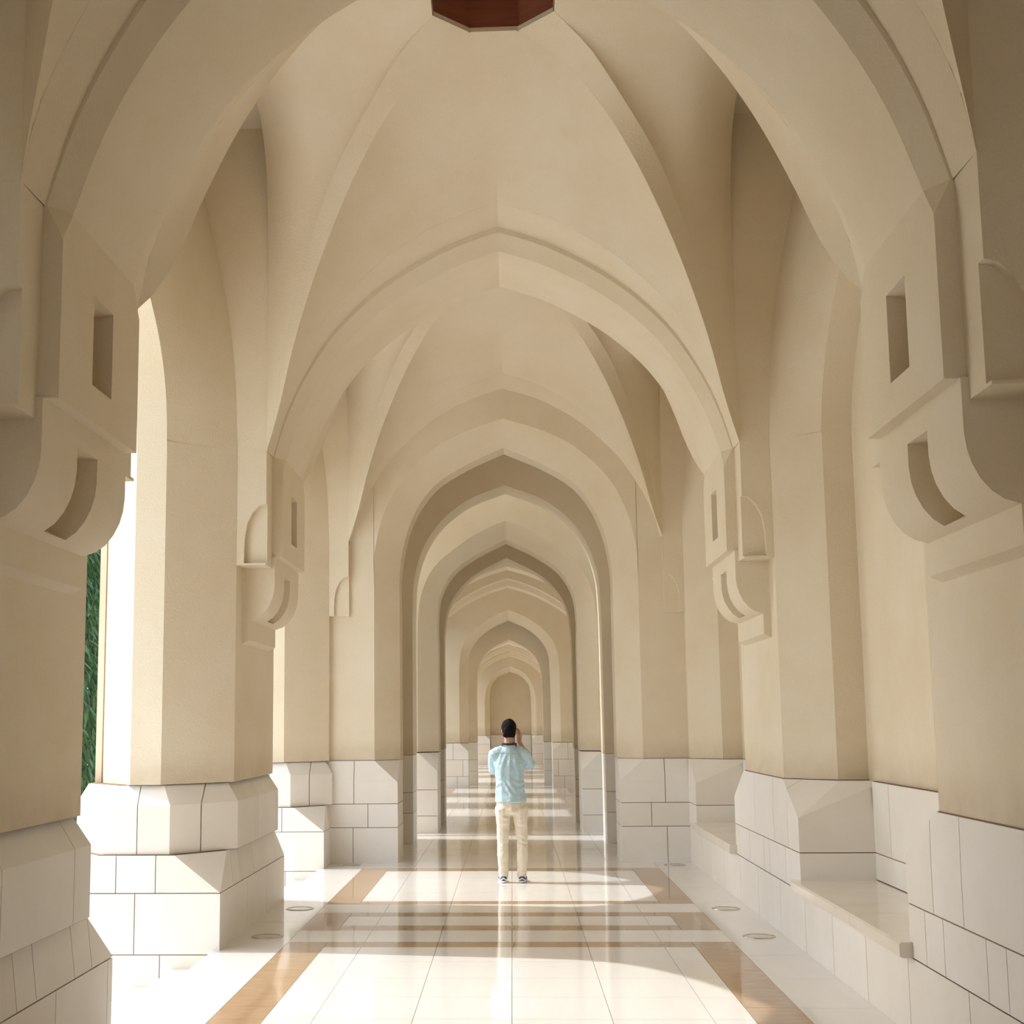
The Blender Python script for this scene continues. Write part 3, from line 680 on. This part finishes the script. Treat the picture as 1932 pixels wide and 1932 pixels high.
# ------------------------------------------------------------------ the man with his camera
def sphere_pts(c, r, n=2):
    t = bmesh.new(); bmesh.ops.create_icosphere(t, subdivisions=n, radius=1)
    P = [Vector((v.co.x*(r if not hasattr(r, '__len__') else r[0])+c[0], v.co.y*(r if not hasattr(r, '__len__') else r[1])+c[1], v.co.z*(r if not hasattr(r, '__len__') else r[2])+c[2])) for v in t.verts]
    t.free(); return P
class Body:
    def __init__(s): s.bm = bmesh.new()
    def hull(s, pts):
        vs = [s.bm.verts.new(p) for p in pts]
        r = bmesh.ops.convex_hull(s.bm, input=vs)
        bmesh.ops.delete(s.bm, geom=list({v for v in r['geom_interior'] if isinstance(v, bmesh.types.BMVert)}), context='VERTS')
    def cap(s, *pr, n=2):
        """chain of (point, radius)"""
        for (a, ra), (b, rb) in zip(pr[:-1], pr[1:]): s.hull(sphere_pts(a, ra, n)+sphere_pts(b, rb, n))
        return s
    def ell(s, c, r, n=3): s.hull(sphere_pts(c, r, n)); return s
    def done(s, name, mt, parent, vox=.006, smooth=4, disp=None):
        me = bpy.data.meshes.new('tmp'); s.bm.to_mesh(me); s.bm.free()
        o = bpy.data.objects.new('tmp', me); COL.objects.link(o)
        md = o.modifiers.new('r', 'REMESH'); md.mode = 'VOXEL'; md.voxel_size = vox
        sm = o.modifiers.new('s', 'SMOOTH'); sm.iterations = smooth; sm.factor = .5
        dg = bpy.context.evaluated_depsgraph_get(); ev = o.evaluated_get(dg)
        m2 = bpy.data.meshes.new_from_object(ev); bpy.data.objects.remove(o)
        m2.name = name; m2.materials.clear(); m2.materials.append(mt)
        if disp:
            nr = [v.normal.copy() for v in m2.vertices]
            for v, nn in zip(m2.vertices, nr): v.co = v.co+nn*disp(v.co)
        for p in m2.polygons: p.use_smooth = True
        return link(bpy.data.objects.new(name, m2), parent)
from mathutils import noise as mnoise
px, py_ = .02, 14.53
man = empty('person_base', (px, py_, 0)); bpy.data.objects.remove(man)
B = Body()
B.ell((0, .015, 1.585), (.070, .088, .105)).ell((0, .05, 1.535), (.055, .06, .065)).cap(((0, .0, 1.55), .052), ((0, -.012, 1.44), .056), ((0, -.01, 1.36), .075))
B.cap(((0, .095, 1.60), .010), ((0, .118, 1.565), .014), n=1)                                # nose
for s in (-1, 1):
    B.ell((s*.072, .012, 1.575), (.010, .020, .032), 2); B.ell((s*.028, .088, 1.600), (.015, .012, .010), 2)
B.cap(((-.022, .100, 1.528), .009), ((.022, .100, 1.528), .009), n=1)                       # lips
B.cap(((0, 0, 1.32), .072), ((0, 0, 1.15), .078), ((0, 0, .95), .085), ((.01, 0, .82), .085))
for s in (-1, 1):
    B.cap(((s*.06, 0, 1.33), .045), ((s*.155, 0, 1.325), .040)); hx, kx, ax = ((-.074, -.084, -.080) if s < 0 else (.106, .120, .113)); B.cap(((hx*.9, 0, .80), .060), ((kx, .004, .42), .042), ((ax-.002, -.006, .09), .034))
    B.cap(((ax, -.02, .06), .026), ((ax+s*.02, .12, .035), .020))
shR, elR, wrR = Vector((.165, .0, 1.32)), Vector((.222, .125, 1.215)), Vector((.105, .155, 1.455))
shL, elL, wrL = Vector((-.150, .0, 1.32)), Vector((-.172, .155, 1.165)), Vector((-.055, .215, 1.405))
B.cap((shR, .040), (elR, .036), (wrR, .026)); B.cap((shL, .040), (elL, .036), (wrL, .026))
def hand(w, palm, fdir, side, curl, thumb):
    """w wrist, palm centre, finger direction, side axis, curl direction"""
    B.cap((w, .026), (palm, .030)); B.cap((palm-side*.026, .017), (palm+side*.026, .016)); k = palm+fdir*.032
    B.cap((palm-side*.024, .016), (k-side*.030, .012)); B.cap((palm+side*.024, .016), (k+side*.030, .012)); B.cap((palm, .018), (k, .014))
    for i, L in enumerate((.060, .070, .066, .052)):
        r = k+side*(-.033+.022*i); j1 = r+fdir*L*.42+curl*.004; j2 = j1+(fdir*.6+curl*.8).normalized()*L*.33; j3 = j2+(fdir*.1+curl).normalized()*L*.28
        B.cap((r, .0092), (j1, .0088), (j2, .0080), (j3, .0070), n=2)
    t0 = palm-side*.030-fdir*.012; t1 = t0+thumb*.034; t2 = t1+(thumb+curl*.6).normalized()*.028
    B.cap((t0, .013), (t1, .0105), (t2, .0088))
hand(wrR, Vector((.112, .165, 1.520)), Vector((-.08, .30, .95)).normalized(), Vector((0, .95, -.30)).normalized(), Vector((-1, .1, 0)).normalized(), Vector((-.5, -.2, .8)).normalized())
hand(wrL, Vector((-.028, .235, 1.445)), Vector((.75, .55, .35)).normalized(), Vector((-.35, .9, -.2)).normalized(), Vector((.1, .1, 1)).normalized(), Vector((.2, -.3, .9)).normalized())
man = B.done('person', SKIN, None, vox=.0055, smooth=3)
man.location = (px, py_, 0)
tag(man, 'man seen from behind in a light blue shirt, photographing down the corridor', 'person')
# hair
h = Body(); h.ell((0, .004, 1.612), (.080, .093, .088)).ell((0, -.035, 1.575), (.069, .060, .066)).cap(((-.035, -.048, 1.530), .030), ((.035, -.048, 1.530), .030))
for s in (-1, 1): h.cap(((s*.062, -.01, 1.60), .018), ((s*.064, .0, 1.555), .010))
def hd(c): return .0035*mnoise.noise(Vector((c.x*60, c.y*60, c.z*18)))+.003*mnoise.noise(c*25)
h.done('hair', HAIR, man, vox=.006, smooth=3, disp=hd)
# shirt: torso, shoulders, sleeves to the elbows
t = Body()
t.hull(sphere_pts((0, 0, 1.355), (.150, .085, .050))+sphere_pts((0, .0, 1.24), (.178, .108, .06)))
t.hull(sphere_pts((0, .0, 1.24), (.178, .108, .06))+sphere_pts((0, .0, 1.06), (.150, .098, .06)))
t.hull(sphere_pts((0, .0, 1.06), (.150, .098, .06))+sphere_pts((.005, .0, .90), (.166, .116, .05)))
t.hull(sphere_pts((.005, .0, .90), (.166, .116, .05))+sphere_pts((.010, -.004, .835), (.174, .124, .018)))
t.cap(((0, -.01, 1.40), .062), ((0, 0, 1.36), .09))
t.cap(((-.09, 0, 1.35), .066), ((-.160, .0, 1.328), .062), ((-.172, .08, 1.24), .060), (elL+Vector((.0, -.01, .0)), .054), ((elL*.72+wrL*.28), .046))
t.cap(((.09, 0, 1.35), .066), ((.160, .0, 1.325), .064), ((.192, .07, 1.265), .060), (elR+Vector((-.004, -.01, 0)), .055), ((elR*.74+wrR*.26), .047))
def sd_(c):
    f = .003*mnoise.noise(Vector((c.x*7, c.y*7, c.z*22+3)))+.0065*mnoise.noise(Vector((c.x*20+c.z*6, c.y*16, c.z*8)))+.002*mnoise.noise(c*45)
    if c.y < 0 and abs(c.z-1.335) < .004 and abs(c.x) < .15: f -= .004
    w = max(0, 1-abs(c.z-.985)/.11)*(1 if c.y < 0 else .4); f += w*.0075*math.sin((c.z+.30*c.x+.05*math.sin(c.x*22))*88+3*mnoise.noise(c*7))*(.6+.6*mnoise.noise(c*9))
    w = max(0, 1-abs(c.z-1.22)/.16)*max(0, 1-abs(c.x)/.16); f += w*.0065*math.sin((c.x*1.2+.22*c.z*(1 if c.x > 0 else -1))*72+4*mnoise.noise(c*5))
    if c.x > .10 and c.z > 1.12: f += .003*math.sin((c.z*.8-c.x)*90)
    return f
shirt = t.done('shirt', SHIRT, man, vox=.0052, smooth=4, disp=sd_)
tag(shirt, 'light blue rumpled long shirt with rolled sleeves')
cl = Body()
for k in range(14):
    a0, a1 = PI*2*k/14, PI*2*(k+1)/14
    cl.cap(((.058*math.cos(a0), -.012+.060*math.sin(a0), 1.432+.012*math.sin(a0)), .013), ((.058*math.cos(a1), -.012+.060*math.sin(a1), 1.432+.012*math.sin(a1)), .013), n=1)
cl.done('collar', SHIRT, man, vox=.005, smooth=2)
bt = Body()
bt.cap(((-.13, -.099, 1.335), .0035), ((-.05, -.108, 1.352), .0035), ((.05, -.108, 1.352), .0035), ((.13, -.099, 1.335), .0035), n=1)
# trousers
q = Body()
q.hull(sphere_pts((.010, -.004, .84), (.160, .110, .03))+sphere_pts((.016, -.01, .74), (.168, .118, .05)))
for s, hx, kx, ax in ((-1, -.076, -.084, -.080), (1, .108, .120, .113)):
    q.hull(sphere_pts((hx+.000, -.008, .76), (.088, .112, .05))+sphere_pts((hx, -.004, .62), (.074, .094, .05)))
    q.cap(((hx, -.004, .62), .074), ((kx, .006, .42), .060), ((kx, -.014, .27), .061), ((ax, -.004, .11), .051), ((ax, .0, .065), .049))
def pd(c):
    f = .004*mnoise.noise(Vector((c.x*10, c.y*10, c.z*20)))+.003*mnoise.noise(c*30)
    for zc, wd, am in ((.43, .10, .0028), (.66, .08, .0015), (.12, .07, .0035)):
        w = max(0, 1-abs(c.z-zc)/wd); f += w*am*math.sin((c.z+.3*c.x)*95+4*mnoise.noise(c*9))
    return f
tr = q.done('trousers', PANTS, man, vox=.0065, smooth=3, disp=pd)
tag(tr, 'loose off-white chino trousers')
for s, ax in ((-1, -.080), (1, .113)):
    u = Body(); u.hull(sphere_pts((ax, -.028, .045), (.036, .040, .030))+sphere_pts((ax+s*.022, .150, .035), (.036, .045, .022))); u.cap(((ax, -.02, .05), .034), ((ax, .0, .085), .036))
    shoe = u.done('shoe', NAVY, man, vox=.005, smooth=3)
    k = Body(); k.hull(sphere_pts((ax, -.030, .014), (.041, .046, .0135))+sphere_pts((ax+s*.022, .152, .014), (.042, .052, .0135))); k.done('sole', RUBB, shoe, vox=.005, smooth=1)
    z = Body(); z.cap(((ax-.030, -.05, .03), .008), ((ax, -.066, .05), .007), ((ax+.030, -.05, .03), .008), n=1); z.done('heel_trim', RUBB, shoe, vox=.004, smooth=1)
# hand-held camera and strap
kr = empty('camera', (px, py_, 0), 'black camera held up to the face of the standing man', 'camera')
cb_ = Body(); cb_.hull([Vector((x, y, z)) for x in (-.055, .075) for y in (.125, .168) for z in (1.535, 1.615)]); cb_.hull([Vector((x, y, z)) for x in (-.01, .03) for y in (.125, .165) for z in (1.61, 1.635)])
cb_.done('camera_body', BLACK, kr, vox=.004, smooth=1)
ln = MB(); n = 24
for y0, r0, y1, r1 in ((.165, .036, .20, .036), (.20, .036, .202, .039), (.202, .039, .255, .039), (.255, .039, .255, .030), (.255, .030, .245, .026)):
    ln.loft([[(.01+r*math.cos(2*PI*i/n), y, 1.572+r*math.sin(2*PI*i/n)) for i in range(n+1)] for y, r in ((y0, r0), (y1, r1))])
ln.build('lens', BLACK, kr, smooth=40)
st = Body(); pts = [(-.045, .14, 1.54), (-.05, .115, 1.40), (-.074, .05, 1.405), (-.076, -.02, 1.428), (-.060, -.062, 1.436), (-.02, -.084, 1.430), (.02, -.084, 1.430), (.060, -.062, 1.436), (.076, -.02, 1.428), (.074, .05, 1.405), (.05, .115, 1.40), (.055, .14, 1.54)]
for a, b in zip(pts[:-1], pts[1:]): st.hull([Vector(p)+Vector((dx, dy, dz)) for p in (a, b) for dx in (-.006, .006) for dy in (-.004, .004) for dz in (-.012, .014)])
st.done('neck_strap', BLACK, man, vox=.0045, smooth=2)
